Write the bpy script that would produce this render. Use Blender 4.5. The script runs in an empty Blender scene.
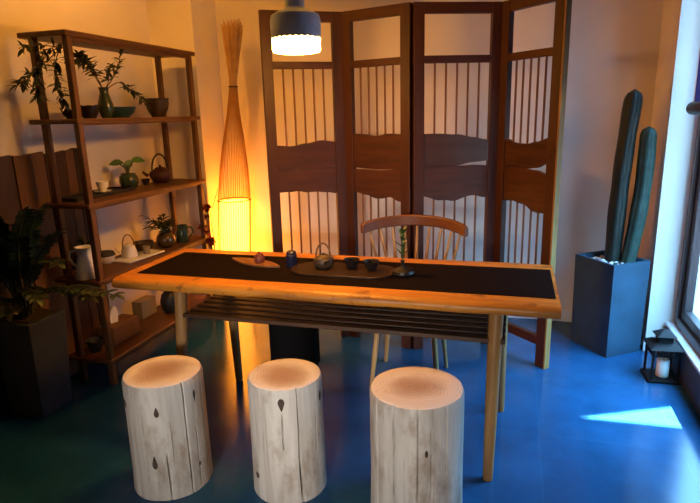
import bpy, bmesh, math, random
from math import sin, cos, pi, radians, sqrt, atan2, asin
from mathutils import Vector, Matrix, noise

S = bpy.context.scene
COL = S.collection
V = Vector

# ------------------------------------------------------------------ mesh builder
class MB:
    def __init__(self):
        self.v = []; self.f = []; self.mi = []
    def add(self, vs, fs, mi=0):
        n = len(self.v)
        self.v += [tuple(p) for p in vs]
        self.f += [tuple(i + n for i in f) for f in fs]
        self.mi += [mi] * len(fs)
        return self
    def box(self, x0, x1, y0, y1, z0, z1, mi=0, M=None):
        vs = [V((x, y, z)) for z in (z0, z1) for y in (y0, y1) for x in (x0, x1)]
        if M is not None: vs = [M @ p for p in vs]
        return self.add(vs, [(0, 2, 3, 1), (4, 5, 7, 6), (0, 1, 5, 4), (2, 6, 7, 3), (0, 4, 6, 2), (1, 3, 7, 5)], mi)
    def frustum(self, a, b, c0, c1, z0, z1, mi=0):
        # a = half size (x,y) at z0, b = half size at z1
        vs = []
        for (h, c, z) in ((a, c0, z0), (b, c1, z1)):
            vs += [(c[0]-h[0], c[1]-h[1], z), (c[0]+h[0], c[1]-h[1], z), (c[0]+h[0], c[1]+h[1], z), (c[0]-h[0], c[1]+h[1], z)]
        return self.add(vs, [(3, 2, 1, 0), (4, 5, 6, 7), (0, 1, 5, 4), (1, 2, 6, 5), (2, 3, 7, 6), (3, 0, 4, 7)], mi)
    def tube(self, pts, rad, seg=10, caps=True, mi=0, flat=1.0):
        pts = [V(p) for p in pts]
        if not isinstance(rad, (list, tuple)): rad = [rad] * len(pts)
        n = len(pts); rings = []
        up = V((0, 0, 1))
        t0 = (pts[1] - pts[0]).normalized()
        if abs(t0.z) > .95: up = V((0, 1, 0))
        a = up.cross(t0).normalized()
        for i in range(n):
            if i == 0: t = pts[1] - pts[0]
            elif i == n - 1: t = pts[-1] - pts[-2]
            else: t = (pts[i+1] - pts[i]).normalized() + (pts[i] - pts[i-1]).normalized()
            t.normalize()
            a = (a - t * a.dot(t)).normalized()
            b = t.cross(a)
            rings.append([pts[i] + (a * cos(2*pi*k/seg) + b * sin(2*pi*k/seg) * flat) * rad[i] for k in range(seg)])
        vs = [p for r in rings for p in r]
        fs = [(i*seg+k, i*seg+(k+1) % seg, (i+1)*seg+(k+1) % seg, (i+1)*seg+k) for i in range(n-1) for k in range(seg)]
        if caps:
            fs.append(tuple(reversed(range(seg)))); fs.append(tuple(range((n-1)*seg, n*seg)))
        return self.add(vs, fs, mi)
    def lathe(self, prof, seg=32, c=(0, 0, 0), mi=0, fx=None):
        # prof list of (r,z); r==0 closes
        c = V(c); vs = []; idx = []
        for (r, z) in prof:
            if r <= 1e-6:
                idx.append([len(vs)]); vs.append(c + V((0, 0, z)))
            else:
                row = []
                for k in range(seg):
                    th = 2*pi*k/seg
                    rr, zz = (r, z) if fx is None else fx(r, z, th)
                    row.append(len(vs)); vs.append(c + V((rr*cos(th), rr*sin(th), zz)))
                idx.append(row)
        fs = []
        for i in range(len(idx)-1):
            A, B = idx[i], idx[i+1]
            for k in range(seg):
                k2 = (k+1) % seg
                if len(A) == 1 and len(B) == 1: continue
                if len(A) == 1: fs.append((A[0], B[k2], B[k]))
                elif len(B) == 1: fs.append((A[k], A[k2], B[0]))
                else: fs.append((A[k], A[k2], B[k2], B[k]))
        return self.add(vs, fs, mi)
    def prism(self, poly, z0, z1, M=None, mi=0):
        n = len(poly)
        vs = [V((x, y, z0)) for x, y in poly] + [V((x, y, z1)) for x, y in poly]
        if M is not None: vs = [M @ p for p in vs]
        fs = [tuple(reversed(range(n))), tuple(range(n, 2*n))] + [(i, (i+1) % n, n+(i+1) % n, n+i) for i in range(n)]
        return self.add(vs, fs, mi)
    def leaf(self, base, d, nrm, L, Wd, droop=.2, segs=4, mi=0, fold=.25):
        base = V(base); d = V(d).normalized(); nrm = V(nrm)
        s = d.cross(nrm)
        if s.length < 1e-4: s = d.cross(V((1, .3, .2)))
        s.normalize(); nn = s.cross(d).normalized()
        vs = []; fs = []
        for i in range(segs+1):
            t = i/segs
            w = Wd * .5 * (sin(pi * min(1, t*.96+.04)) ** .75)
            c = base + d * (L*t) - nn * (droop*L*t*t)
            vs += [c - s*w + nn*w*fold, c, c + s*w + nn*w*fold]
        for i in range(segs):
            a = i*3
            fs += [(a, a+1, a+4, a+3), (a+1, a+2, a+5, a+4)]
        return self.add(vs, fs, mi)
    def build(self, name, mat, parent=None, loc=(0, 0, 0), rotz=0, bevel=0, bseg=2, smooth=40, sub=0):
        me = bpy.data.meshes.new(name)
        me.from_pydata(self.v, [], self.f)
        mats = mat if isinstance(mat, (list, tuple)) else [mat]
        for m in mats: me.materials.append(m)
        for p, m in zip(me.polygons, self.mi): p.material_index = m
        bm = bmesh.new(); bm.from_mesh(me)
        bmesh.ops.recalc_face_normals(bm, faces=bm.faces)
        bm.to_mesh(me); bm.free()
        if smooth:
            me.shade_smooth()
            me.set_sharp_from_angle(angle=radians(smooth))
        o = bpy.data.objects.new(name, me); COL.objects.link(o)
        if parent: o.parent = parent
        o.location = loc; o.rotation_euler = (0, 0, rotz)
        if bevel:
            b = o.modifiers.new('bevel', 'BEVEL'); b.width = bevel; b.segments = bseg; b.limit_method = 'ANGLE'; b.angle_limit = radians(50)
        if sub:
            s = o.modifiers.new('sub', 'SUBSURF'); s.levels = sub; s.render_levels = sub
        return o

def tag(o, label, cat, group=None):
    o['label'] = label; o['category'] = cat
    if group: o['group'] = group
    return o
def thing(name, label, cat, loc=(0, 0, 0), rotz=0, group=None):
    o = bpy.data.objects.new(name, None); COL.objects.link(o)
    o.empty_display_size = .1
    o.location = loc; o.rotation_euler = (0, 0, rotz)
    return tag(o, label, cat, group)
def struct(o):
    o['kind'] = 'structure'; return o

# ------------------------------------------------------------------ materials
def newmat(name):
    m = bpy.data.materials.new(name); m.use_nodes = True
    nt = m.node_tree
    return m, nt, nt.nodes, nt.links, nt.nodes['Principled BSDF']
def rgb(c): return (c[0], c[1], c[2], 1)
def ramp(N, stops):
    r = N.new('ShaderNodeValToRGB'); e = r.color_ramp.elements
    while len(e) < len(stops): e.new(.5)
    for el, (p, c) in zip(e, stops): el.position = p; el.color = rgb(c)
    return r
def plain(name, c, rough=.5, spec=.5, metal=0, var=.12, scale=14, bump=.05, coat=0):
    m, nt, N, L, b = newmat(name)
    tc = N.new('ShaderNodeTexCoord'); n = N.new('ShaderNodeTexNoise')
    n.inputs['Scale'].default_value = scale; n.inputs['Detail'].default_value = 5
    L.new(tc.outputs['Object'], n.inputs['Vector'])
    r = ramp(N, [(.3, [x*(1-var) for x in c]), (.7, [min(1, x*(1+var)) for x in c])])
    L.new(n.outputs['Fac'], r.inputs['Fac']); L.new(r.outputs['Color'], b.inputs['Base Color'])
    b.inputs['Roughness'].default_value = rough; b.inputs['Metallic'].default_value = metal
    b.inputs['Specular IOR Level'].default_value = spec
    b.inputs['Coat Weight'].default_value = coat
    if bump:
        bp = N.new('ShaderNodeBump'); bp.inputs['Strength'].default_value = bump; bp.inputs['Distance'].default_value = .01
        L.new(n.outputs['Fac'], bp.inputs['Height']); L.new(bp.outputs['Normal'], b.inputs['Normal'])
    return m
def wood(name, c1, c2, axis='X', scale=1.0, rough=.45, bump=.15, spec=.4, seedofs=0.0, c3=None):
    m, nt, N, L, b = newmat(name)
    tc = N.new('ShaderNodeTexCoord'); mp = N.new('ShaderNodeMapping')
    sc = {'X': (1.2, 14, 14), 'Y': (14, 1.2, 14), 'Z': (14, 14, 1.2)}[axis]
    mp.inputs['Scale'].default_value = [s*scale for s in sc]
    mp.inputs['Location'].default_value = (seedofs, seedofs*1.7, seedofs*.6)
    L.new(tc.outputs['Object'], mp.inputs['Vector'])
    n = N.new('ShaderNodeTexNoise'); n.inputs['Scale'].default_value = 1.6; n.inputs['Detail'].default_value = 7
    n.inputs['Roughness'].default_value = .6; n.inputs['Distortion'].default_value = .6
    L.new(mp.outputs['Vector'], n.inputs['Vector'])
    st = [(.32, c1), (.68, c2)]
    if c3: st = [(.28, c3), (.4, c1), (.7, c2)]
    r = ramp(N, st)
    L.new(n.outputs['Fac'], r.inputs['Fac']); L.new(r.outputs['Color'], b.inputs['Base Color'])
    b.inputs['Roughness'].default_value = rough; b.inputs['Specular IOR Level'].default_value = spec
    bp = N.new('ShaderNodeBump'); bp.inputs['Strength'].default_value = bump; bp.inputs['Distance'].default_value = .004
    L.new(n.outputs['Fac'], bp.inputs['Height']); L.new(bp.outputs['Normal'], b.inputs['Normal'])
    return m
def emit(name, c, strength, base=(.8, .7, .5)):
    m, nt, N, L, b = newmat(name)
    b.inputs['Base Color'].default_value = rgb(base)
    b.inputs['Emission Color'].default_value = rgb(c); b.inputs['Emission Strength'].default_value = strength
    return m
def leafmat(name, c1, c2, rough=.45):
    m, nt, N, L, b = newmat(name)
    tc = N.new('ShaderNodeTexCoord'); n = N.new('ShaderNodeTexNoise'); n.inputs['Scale'].default_value = 18
    L.new(tc.outputs['Object'], n.inputs['Vector'])
    r = ramp(N, [(.35, c1), (.65, c2)]); L.new(n.outputs['Fac'], r.inputs['Fac'])
    L.new(r.outputs['Color'], b.inputs['Base Color']); b.inputs['Roughness'].default_value = rough
    return m
def paneglass(name):
    m = bpy.data.materials.new(name); m.use_nodes = True
    nt = m.node_tree; N = nt.nodes; L = nt.links; N.clear()
    out = N.new('ShaderNodeOutputMaterial'); mx = N.new('ShaderNodeMixShader')
    t = N.new('ShaderNodeBsdfTransparent'); g = N.new('ShaderNodeBsdfGlossy'); g.inputs['Roughness'].default_value = .02
    t.inputs['Color'].default_value = (.95, .97, .98, 1)
    mx.inputs['Fac'].default_value = .04
    L.new(t.outputs['BSDF'], mx.inputs[1]); L.new(g.outputs['BSDF'], mx.inputs[2])
    L.new(mx.outputs['Shader'], out.inputs['Surface'])
    return m

def tilemat():
    m, nt, N, L, b = newmat('daylight_blue_tile')
    tc = N.new('ShaderNodeTexCoord'); mp = N.new('ShaderNodeMapping')
    mp.inputs['Location'].default_value = (.435, .5, 0)
    L.new(tc.outputs['Object'], mp.inputs['Vector'])
    br = N.new('ShaderNodeTexBrick'); br.offset = 0; br.inputs['Scale'].default_value = 1
    br.inputs['Brick Width'].default_value = .6; br.inputs['Row Height'].default_value = .6
    br.inputs['Mortar Size'].default_value = .0022; br.inputs['Mortar Smooth'].default_value = .3
    br.inputs['Color1'].default_value = (.009, .056, .142, 1); br.inputs['Color2'].default_value = (.010, .062, .155, 1)  # grey tile; the daylight's blue is put into this colour
    br.inputs['Mortar'].default_value = (.016, .075, .165, 1)
    L.new(mp.outputs['Vector'], br.inputs['Vector'])
    n = N.new('ShaderNodeTexNoise'); n.inputs['Scale'].default_value = 3.5; n.inputs['Detail'].default_value = 8; n.inputs['Roughness'].default_value = .65
    L.new(tc.outputs['Object'], n.inputs['Vector'])
    r = ramp(N, [(.3, (.72, .72, .72)), (.7, (1.2, 1.2, 1.2))]); L.new(n.outputs['Fac'], r.inputs['Fac'])
    mx = N.new('ShaderNodeMix'); mx.data_type = 'RGBA'; mx.blend_type = 'MULTIPLY'; mx.inputs[0].default_value = 1
    L.new(br.outputs['Color'], mx.inputs[6]); L.new(r.outputs['Color'], mx.inputs[7])
    L.new(mx.outputs[2], b.inputs['Base Color'])
    rr = N.new('ShaderNodeMapRange'); rr.inputs['To Min'].default_value = .10; rr.inputs['To Max'].default_value = .24
    L.new(n.outputs['Fac'], rr.inputs['Value']); L.new(rr.outputs['Result'], b.inputs['Roughness'])
    b.inputs['Specular IOR Level'].default_value = .36
    bp = N.new('ShaderNodeBump'); bp.inputs['Strength'].default_value = .12; bp.inputs['Distance'].default_value = .003
    L.new(n.outputs['Fac'], bp.inputs['Height']); L.new(bp.outputs['Normal'], b.inputs['Normal'])
    return m

def stumptop(name, ofs):
    m, nt, N, L, b = newmat(name)
    tc = N.new('ShaderNodeTexCoord')
    n0 = N.new('ShaderNodeTexNoise'); n0.inputs['Scale'].default_value = 5; n0.inputs['Detail'].default_value = 4
    mp = N.new('ShaderNodeMapping'); mp.inputs['Location'].default_value = (ofs, 0, ofs)
    L.new(tc.outputs['Object'], mp.inputs['Vector']); L.new(mp.outputs['Vector'], n0.inputs['Vector'])
    ln = N.new('ShaderNodeVectorMath'); ln.operation = 'LENGTH'
    sx = N.new('ShaderNodeSeparateXYZ'); cx = N.new('ShaderNodeCombineXYZ')
    L.new(tc.outputs['Object'], sx.inputs[0]); L.new(sx.outputs[0], cx.inputs[0]); L.new(sx.outputs[1], cx.inputs[1])
    L.new(cx.outputs[0], ln.inputs[0])
    md = N.new('ShaderNodeMath'); md.operation = 'MULTIPLY_ADD'; md.inputs[1].default_value = .16; 
    L.new(n0.outputs['Fac'], md.inputs[0]); L.new(ln.outputs['Value'], md.inputs[2])
    r = ramp(N, [(.05, (.30, .20, .16)), (.13, (.38, .27, .22)), (.165, (.46, .38, .34)), (.20, (.62, .58, .56))])
    L.new(md.outputs[0], r.inputs['Fac'])
    wv = N.new('ShaderNodeMath'); wv.operation = 'SINE'; w2 = N.new('ShaderNodeMath'); w2.operation = 'MULTIPLY'; w2.inputs[1].default_value = 620
    L.new(md.outputs[0], w2.inputs[0]); L.new(w2.outputs[0], wv.inputs[0])
    r2 = ramp(N, [(0, (.82, .8, .78)), (1, (1.05, 1.05, 1.05))])
    mr = N.new('ShaderNodeMapRange'); mr.inputs['From Min'].default_value = -1; L.new(wv.outputs[0], mr.inputs['Value'])
    L.new(mr.outputs['Result'], r2.inputs['Fac'])
    mx = N.new('ShaderNodeMix'); mx.data_type = 'RGBA'; mx.blend_type = 'MULTIPLY'; mx.inputs[0].default_value = .7
    L.new(r.outputs['Color'], mx.inputs[6]); L.new(r2.outputs['Color'], mx.inputs[7])
    L.new(mx.outputs[2], b.inputs['Base Color']); b.inputs['Roughness'].default_value = .75
    b.inputs['Specular IOR Level'].default_value = .25
    bp = N.new('ShaderNodeBump'); bp.inputs['Strength'].default_value = .25; bp.inputs['Distance'].default_value = .003
    L.new(n0.outputs['Fac'], bp.inputs['Height']); L.new(bp.outputs['Normal'], b.inputs['Normal'])
    return m

def mottle(m, c, lo=.52, hi=.68, scale=7, amt=.75, zs=.5):
    nt = m.node_tree; N = nt.nodes; L = nt.links; b = N['Principled BSDF']
    src = b.inputs['Base Color'].links[0].from_socket
    tc = N.new('ShaderNodeTexCoord'); mp = N.new('ShaderNodeMapping'); mp.inputs['Scale'].default_value = (1, 1, zs)
    n = N.new('ShaderNodeTexNoise'); n.inputs['Scale'].default_value = scale; n.inputs['Detail'].default_value = 6; n.inputs['Roughness'].default_value = .65
    L.new(tc.outputs['Object'], mp.inputs['Vector']); L.new(mp.outputs['Vector'], n.inputs['Vector'])
    r = ramp(N, [(lo, (0, 0, 0)), (hi, (amt, amt, amt))]); L.new(n.outputs['Fac'], r.inputs['Fac'])
    mx = N.new('ShaderNodeMix'); mx.data_type = 'RGBA'; mx.inputs[7].default_value = rgb(c)
    L.new(r.outputs['Color'], mx.inputs[0]); L.new(src, mx.inputs[6]); L.new(mx.outputs[2], b.inputs['Base Color'])
M = {}
M['plaster'] = plain('warm_white_plaster', (.74, .69, .62), .9, .2, var=.04, scale=4, bump=.04)
M['ceiling'] = plain('ceiling_paint', (.35, .32, .28), .9, .2, var=.03)
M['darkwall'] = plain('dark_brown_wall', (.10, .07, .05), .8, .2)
M['tile'] = tilemat()
M['baseboard'] = plain('baseboard_paint', (.72, .73, .75), .5, .4, var=.03)
M['kerb'] = plain('shaded_kerb_stone', (.03, .035, .045), .6, .3, var=.2)  # shade of the backlit side is put into this dark colour
M['sill'] = plain('pale_sill_stone', (.45, .48, .52), .4, .4, var=.08)
M['winframe'] = plain('dark_window_metal', (.03, .022, .025), .35, .5, var=.1)
M['glass'] = paneglass('window_glass')
M['paving'] = plain('outdoor_paving', (.05, .052, .055), .9, .2, var=.3, scale=6)
M['blocker'] = plain('sun_blocker_grey', (.3, .3, .3), .9, .2)
M['blind'] = plain('blue_blind_cloth', (.05, .12, .42), .8, .2, var=.25, scale=60)
def translucent(m, c, f):
    nt = m.node_tree; N = nt.nodes; L = nt.links; b = N['Principled BSDF']; out = N['Material Output']
    t = N.new('ShaderNodeBsdfTranslucent'); t.inputs['Color'].default_value = rgb(c); mx = N.new('ShaderNodeMixShader'); mx.inputs['Fac'].default_value = f
    L.new(b.outputs['BSDF'], mx.inputs[1]); L.new(t.outputs['BSDF'], mx.inputs[2]); L.new(mx.outputs['Shader'], out.inputs['Surface'])
translucent(M['blind'], (.05, .12, .5), .25)
M['blindleak'] = plain('blind_light_leak', (.85, .87, .9), .8, .2, var=.03)
M['blindbar'] = plain('blind_bar_wood', (0.015, 0.008, 0.0065), .5, .4)
TW1, TW2 = (.40, .145, .014), (.64, .275, .034)
M['tablewood'] = wood('honey_table_wood', TW1, TW2, 'X', .8, .42, .2, c3=(.14, .055, .015))
M['legwood'] = wood('table_leg_wood', (.20, .10, .028), (.34, .18, .055), 'Z', 1, .45)
M['slatwood'] = wood('brown_slat_wood', (0.03, 0.012, 0.0048), (0.054, 0.0228, 0.0084), 'X', 1, .5)
mottle(M['tablewood'], (.20, .065, .012), .58, .64, 9, .8, 1)
M['runner'] = plain('dark_brown_runner', (.007, .0035, .0028), .95, .06, var=.3, scale=90, bump=.2)
M['screenwood'] = wood('red_brown_screen_wood', (.028, .0065, .002), (.062, .016, .005), 'Z', 1, .5, .12)
M['railwood'] = wood('red_brown_rail_wood', (.028, .0065, .002), (.062, .016, .005), 'X', 1, .5, .12)
M['spindle'] = wood('spindle_wood', (.13, .05, .015), (.20, .085, .026), 'Z', 1, .5)
M['paleedge'] = wood('pale_edge_wood', (.22, .115, .03), (.36, .20, .055), 'Z', 1, .6)
M['slab'] = wood('dark_slab_wood', (.035, .010, .005), (.085, .026, .010), 'X', .8, .45, .2, c3=(.018, .006, .004))
M['slabsheen'] = wood('cool_sheen_slab_wood', (.045, .024, .022), (.08, .045, .040), 'X', .8, .3, .1)  # cool sheen on one upper board, put into its wood colour
M['shelfwood'] = wood('shelf_board_wood', (.07, .026, .009), (.14, .056, .019), 'Y', 1, .5)
M['shelfpost'] = wood('shelf_post_wood', (.085, .034, .011), (.15, .065, .021), 'Z', 1, .5)
M['chairwood'] = wood('chair_wood', (0.09, 0.03, 0.0108), (0.144, 0.051, 0.018), 'X', 1, .45)
M['chairleg'] = wood('chair_leg_wood', (.30, .16, .06), (.46, .28, .11), 'Z', 1, .45)
M['chairseat'] = plain('woven_seat', (.35, .25, .14), .8, .2, var=.3, scale=80)
M['plank_dark'] = wood('dark_plank', (0.0125, 0.0045, 0.002), (0.025, 0.01, 0.0045), 'Z', 1, .6)
M['plank_mid'] = wood('mid_plank', (0.0756, 0.03024, 0.0108), (0.1296, 0.054, 0.0216), 'Z', 1, .6)
M['plank_red'] = wood('reddish_plank', (0.0275, 0.0099, 0.00385), (0.04675, 0.0176, 0.00715), 'Z', 1, .6)
M['bark'] = wood('bare_log_wood', (.33, .305, .28), (.48, .46, .43), 'Z', .8, .8, .35, .2, c3=(.20, .16, .12))
mottle(M['bark'], (.19, .135, .09))
M['knot'] = plain('dark_knot', (.05, .035, .028), .8, .2, var=.4, scale=60)
M['concrete'] = plain('blue_grey_concrete', (.018, .052, .088), .7, .3, var=.22, scale=7, bump=.1)
M['concretedark'] = plain('dark_grey_concrete', (0.024, 0.03, 0.0432), .75, .3, var=.25, scale=8, bump=.1)
M['lampconcrete'] = plain('lamp_grey_concrete', (.50, .62, .80), .85, .2, var=.1, scale=30, bump=.15)
M['pebble'] = plain('white_pebbles', (.6, .6, .58), .7, .3, var=.3, scale=40)
M['soil'] = plain('dark_soil', (.03, .022, .015), .95, .1, var=.4, scale=60)
M['cactus'] = plain('dark_cactus_skin', (0.0036, 0.01, 0.0064), .55, .4, var=.3, scale=20)
M['cactus2'] = plain('blue_green_cactus_skin', (0.012, 0.039, 0.03), .55, .4, var=.3, scale=20)
M['black'] = plain('black_paint', (.006, .006, .007), .65, .15, var=.1)
M['blackbox'] = plain('black_box_vinyl', (.003, .003, .0035), .8, .1, var=.1)
M['wax'] = plain('candle_wax', (.85, .83, .74), .5, .4, var=.03)
M['bamboo'] = plain('bamboo_strip', (.42, .21, .06), .6, .3, var=.2, scale=10)
M['bamboo_pale'] = plain('pale_bamboo_strip', (.55, .34, .14), .6, .3, var=.2, scale=10)
M['darkring'] = plain('dark_cane_ring', (.06, .03, .014), .6, .3)
M['liner'] = emit('glowing_paper_liner', (1, .31, .02), 15)
M['diffuser'] = emit('glowing_lamp_glass', (1, .42, .07), 170)
M['celadon'] = plain('dark_green_glaze', (0.027, 0.045, 0.021), .25, .5, var=.3, scale=25)
M['blueglaze'] = plain('teal_blue_glaze', (.02, .055, .075), .3, .5, var=.2)
M['brownglaze'] = plain('brown_stoneware', (0.05, 0.0275, 0.0125), .5, .4, var=.25, scale=30)
M['darkglaze'] = plain('dark_stoneware', (0.0108, 0.0072, 0.006), .35, .5, var=.2)
M['whiteglaze'] = plain('white_porcelain', (.78, .77, .74), .25, .5, var=.03, bump=0)
M['blackmetal'] = plain('matt_black_iron', (.012, .011, .012), .5, .5, var=.2)
M['redclay'] = plain('red_brown_clay', (.16, .035, .018), .45, .4, var=.2)
M['darkclay'] = plain('dark_red_clay', (.05, .012, .010), .5, .4, var=.2)
M['bluecan'] = plain('dark_blue_glaze', (.012, .013, .035), .3, .5, var=.2)
M['trayleaf'] = wood('reddish_tray_wood', (0.135, 0.0495, 0.01575), (0.216, 0.0855, 0.027), 'X', 1.5, .45)
M['teatray'] = wood('dark_tea_tray_wood', (0.0125, 0.00475, 0.00225), (0.02125, 0.0085, 0.004), 'X', 1.5, .4)
M['bronze'] = plain('bronze_glass', (.09, .055, .02), .12, .8, metal=.4, var=.3)
M['cane'] = plain('cane_handle', (.20, .10, .035), .6, .3, var=.2)
M['cardboard'] = plain('brown_box_card', (0.132, 0.06, 0.024), .8, .2, var=.12)
M['palebox'] = plain('pale_box_card', (0.275, 0.22, 0.143), .8, .2, var=.08)
M['tissue'] = plain('tissue_paper', (.85, .78, .70), .9, .1, var=.03)
M['leafdark'] = leafmat('dark_glossy_leaf', (.004, .013, .005), (.011, .030, .009), .4)
M['leafmid'] = leafmat('mid_green_leaf', (.022, .060, .016), (.055, .12, .03))
M['leafolive'] = leafmat('olive_leaf', (0.0224, 0.032, 0.0112), (0.056, 0.068, 0.024))
M['leafbright'] = leafmat('bright_green_leaf', (.05, .13, .025), (.10, .22, .05))
M['stem'] = plain('plant_stem', (.045, .05, .02), .7, .2)
M['twig'] = plain('brown_twig', (.08, .04, .02), .8, .2)
M['redberry'] = plain('dried_red_petals', (.22, .03, .016), .7, .3, var=.3, scale=40)

# ------------------------------------------------------------------ room shell
XL, YB, XR, H = -2.56, 4.06, .95, 2.9
def slab(name, a, mat, bevel=0):
    cx, cy = (a[0]+a[1])/2, (a[2]+a[3])/2
    mb = MB().box(a[0]-cx, a[1]-cx, a[2]-cy, a[3]-cy, 0, a[5]-a[4])
    return struct(mb.build(name, mat, loc=(cx, cy, a[4]), bevel=bevel, smooth=0))
fl = struct(MB().box(XL-.15, 1.12, -2.15, YB+.15, -.1, 0).build('floor', M['tile'], smooth=0))
slab('ceiling', (XL-.15, 1.12, -2.15, YB+.15, H, H+.1), M['ceiling'])
slab('wall_left', (XL-.15, XL, -2.15, YB+.15, 0, H), M['plaster'])
slab('wall_back', (XL, 1.12, YB, YB+.15, 0, H), M['plaster'])
slab('wall_front', (XL, 1.12, -2.15, -2.0, 0, H), M['darkwall'])
slab('wall_pier_left', (XL, -2.205, 3.72, YB, 0, H), M['plaster'])
slab('wall_pier_right', (.83, 1.12, 3.63, YB, 0, H), M['plaster'])
slab('baseboard_right', (.818, XR, 3.618, 3.63, 0, .085), M['baseboard'], .003)
slab('baseboard_back', (-2.205, .83, YB-.012, YB, 0, .085), M['baseboard'], .003)
# right wall: low kerb and lintel around a long window
KY0, KY1 = 2.2, 3.63
kb = MB().box(.93, 1.12, -2.0, KY1-.014, 0, .185)
struct(kb.build('wall_kerb', M['kerb'], smooth=0))
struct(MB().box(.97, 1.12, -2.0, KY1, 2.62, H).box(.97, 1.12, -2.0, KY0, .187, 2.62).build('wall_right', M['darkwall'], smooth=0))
slab('trim_1', (.925, 1.12, KY0, KY1-.014, .187, .206), M['sill'], .004)
# windows, three bays
bays = [(KY0+.02, 3.615)]
for i, (y0, y1) in enumerate(bays):
    r = bpy.data.objects.new('window_%d' % (i+1), None); COL.objects.link(r); r.location = (1.0, (y0+y1)/2, .207); r['kind'] = 'structure'
    h = (y1-y0)/2; zt = 2.41
    f = MB()
    f.box(-.03, .05, -h, -h+.055, 0, zt).box(-.03, .05, h-.055, h, 0, zt).box(-.03, .05, -h+.055, h-.055, 0, .05).box(-.03, .05, -h+.055, h-.055, zt-.05, zt)
    f.build('window_frame', M['winframe'], r, bevel=.004)
    s = MB(); a = h-.058
    s.box(-.012, .035, -a, -a+.05, .053, zt-.053).box(-.012, .035, a-.05, a, .053, zt-.053).box(-.012, .035, -a+.05, a-.05, .053, .11).box(-.012, .035, -a+.05, a-.05, zt-.11, zt-.053)
    s.build('window_sash', M['winframe'], r, bevel=.004)
    MB().box(.010, .014, -a+.05, a-.05, .11, zt-.11).build('glass_pane', M['glass'], r, smooth=0)
# outside ground and an added, unseen sun blocker with its wedge gap
struct(MB().box(1.12, 30, -14, 20, -.12, -.04).build('floor_outside', M['paving'], smooth=0))
SUN = V((-.47, -.022, -.88)).normalized()       # travel direction of sunlight
def up(p, z):                                     # floor point -> where its sun ray crosses height z
    t = z/(-SUN.z); return V((p[0], p[1], 0)) - SUN*t
XF = 20.0                                         # plane of an added unseen sun blocker; its wedge gap shapes the floor patch
def across(p):
    t = (XF-p[0])/(-SUN.x); q = V((p[0], p[1], 0)) - SUN*t
    return (q.y, q.z)
tip, r1, r2 = across((.33, 2.705)), across((.97, 3.005)), across((.97, 2.722))
YZ = Matrix(((0, 0, 1, XF), (1, 0, 0, 0), (0, 1, 0, 0), (0, 0, 0, 1)))
tw_ = MB().prism([(2.6, 34.6), (r2[0], 34.6), r2, tip, (tip[0], 41), (2.6, 41)], 0, .05, M=YZ).box(XF, XF+2, 2.6, 5, -.05, 34.55)
struct(tw_.build('sun_blocker', M['blocker'], smooth=0))
struct(MB().prism([(r2[0]+.001, 34.6), (5, 34.6), (5, 41), (tip[0]+.001, 41), (tip[0]+.001, tip[1]), r1, (r2[0]+.001, r2[1])], 0, .05, M=YZ).build('sun_blocker', M['blocker'], smooth=0))

# blue blind at the far window
bl = thing('window_blind', 'blue window blind with painted light-leak edge and dark round bottom bar', 'blind', (.905, 2.72, 1.47))
MB().box(-.003, .003, -.74, .74, .03, 1.12).build('blind_cloth', M['blind'], bl, smooth=0)
MB().box(-.004, .004, .74, .752, .03, 1.12).build('leak_strip', M['blindleak'], bl, smooth=0)  # white strip stands in for daylight leaking past the blind's edge
MB().tube([(0, -.76, 0), (0, .76, 0), (0, .768, 0)], [.034, .034, .026], 20).build('bottom_bar', M['blindbar'], bl)

# ------------------------------------------------------------------ table
tx0, tx1, ty0, ty1 = -1.83, .195, 2.145, 2.79
tb = thing('tea_table', 'long live-edge wooden tea table with round tapered legs', 'table', ((tx0+tx1)/2, (ty0+ty1)/2, 0))
hx, hy = (tx1-tx0)/2, (ty1-ty0)/2
n = 60
front = []; back = []
for i in range(n+1):
    t = i/n; x = -hx + 2*hx*t
    front.append((x, -hy + .012*noise.noise(V((x*2.3, 0, 1))) + .006*noise.noise(V((x*7, 3, 1)))))
    back.append((x, hy + .012*noise.noise(V((x*2.1, 5, 1)))))
mb = MB()
rows = []
for (dz, ins) in ((.752, .034), (.748, .014), (.738, .003), (.722, -.002), (.708, .006), (.702, .018)):
    rows.append([(x, y+ins, dz) for x, y in front])
nb = []
for (dz, ins) in ((.752, .008), (.745, 0), (.71, 0), (.702, .01)):
    nb.append([(x, y-ins, dz) for x, y in back])
sec = list(reversed(nb)) + rows   # closed section loop ordered
k = len(sec)
vs = []
for i in range(n+1):
    for s_ in sec: vs.append(s_[i])
fs = [(i*k+j, i*k+(j+1) % k, (i+1)*k+(j+1) % k, (i+1)*k+j) for i in range(n) for j in range(k)]
fs += [tuple(range(k)), tuple(reversed(range(n*k, n*k+k)))]
mb.add(vs, fs)
# stray crack marks stay in the wood material
mb.build('table_top', M['tablewood'], tb, smooth=50)
cx, cy = tb.location.x, tb.location.y
def loc_leg(top, foot, r0, r1):
    mb = MB(); a = V(top); b = V(foot)
    mb.tube([b, b.lerp(a, .02), a.lerp(b, .5), a], [r1*.9, r1, (r0+r1)/2*1.03, r0], 20)
    return mb
LEG = {'FR': ((-.045, 2.20), (-.052, 2.10)), 'FL': ((-1.49, 2.20), (-1.50, 2.12)), 'RR': ((-.03, 2.66), (-.018, 2.68)), 'RL': ((-1.49, 2.66), (-1.485, 2.68))}
for kx, (t_, f_) in LEG.items():
    loc_leg((t_[0]-cx, t_[1]-cy, .703), (f_[0]-cx, f_[1]-cy, 0), .030, .021).build('leg', M['legwood'], tb)
for x in (-.06, -1.475):
    MB().box(x-cx-.014, x-cx+.014, 2.19-cy, 2.66-cy, .545, .577).build('crossbar', M['slatwood'], tb, bevel=.003)
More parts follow.
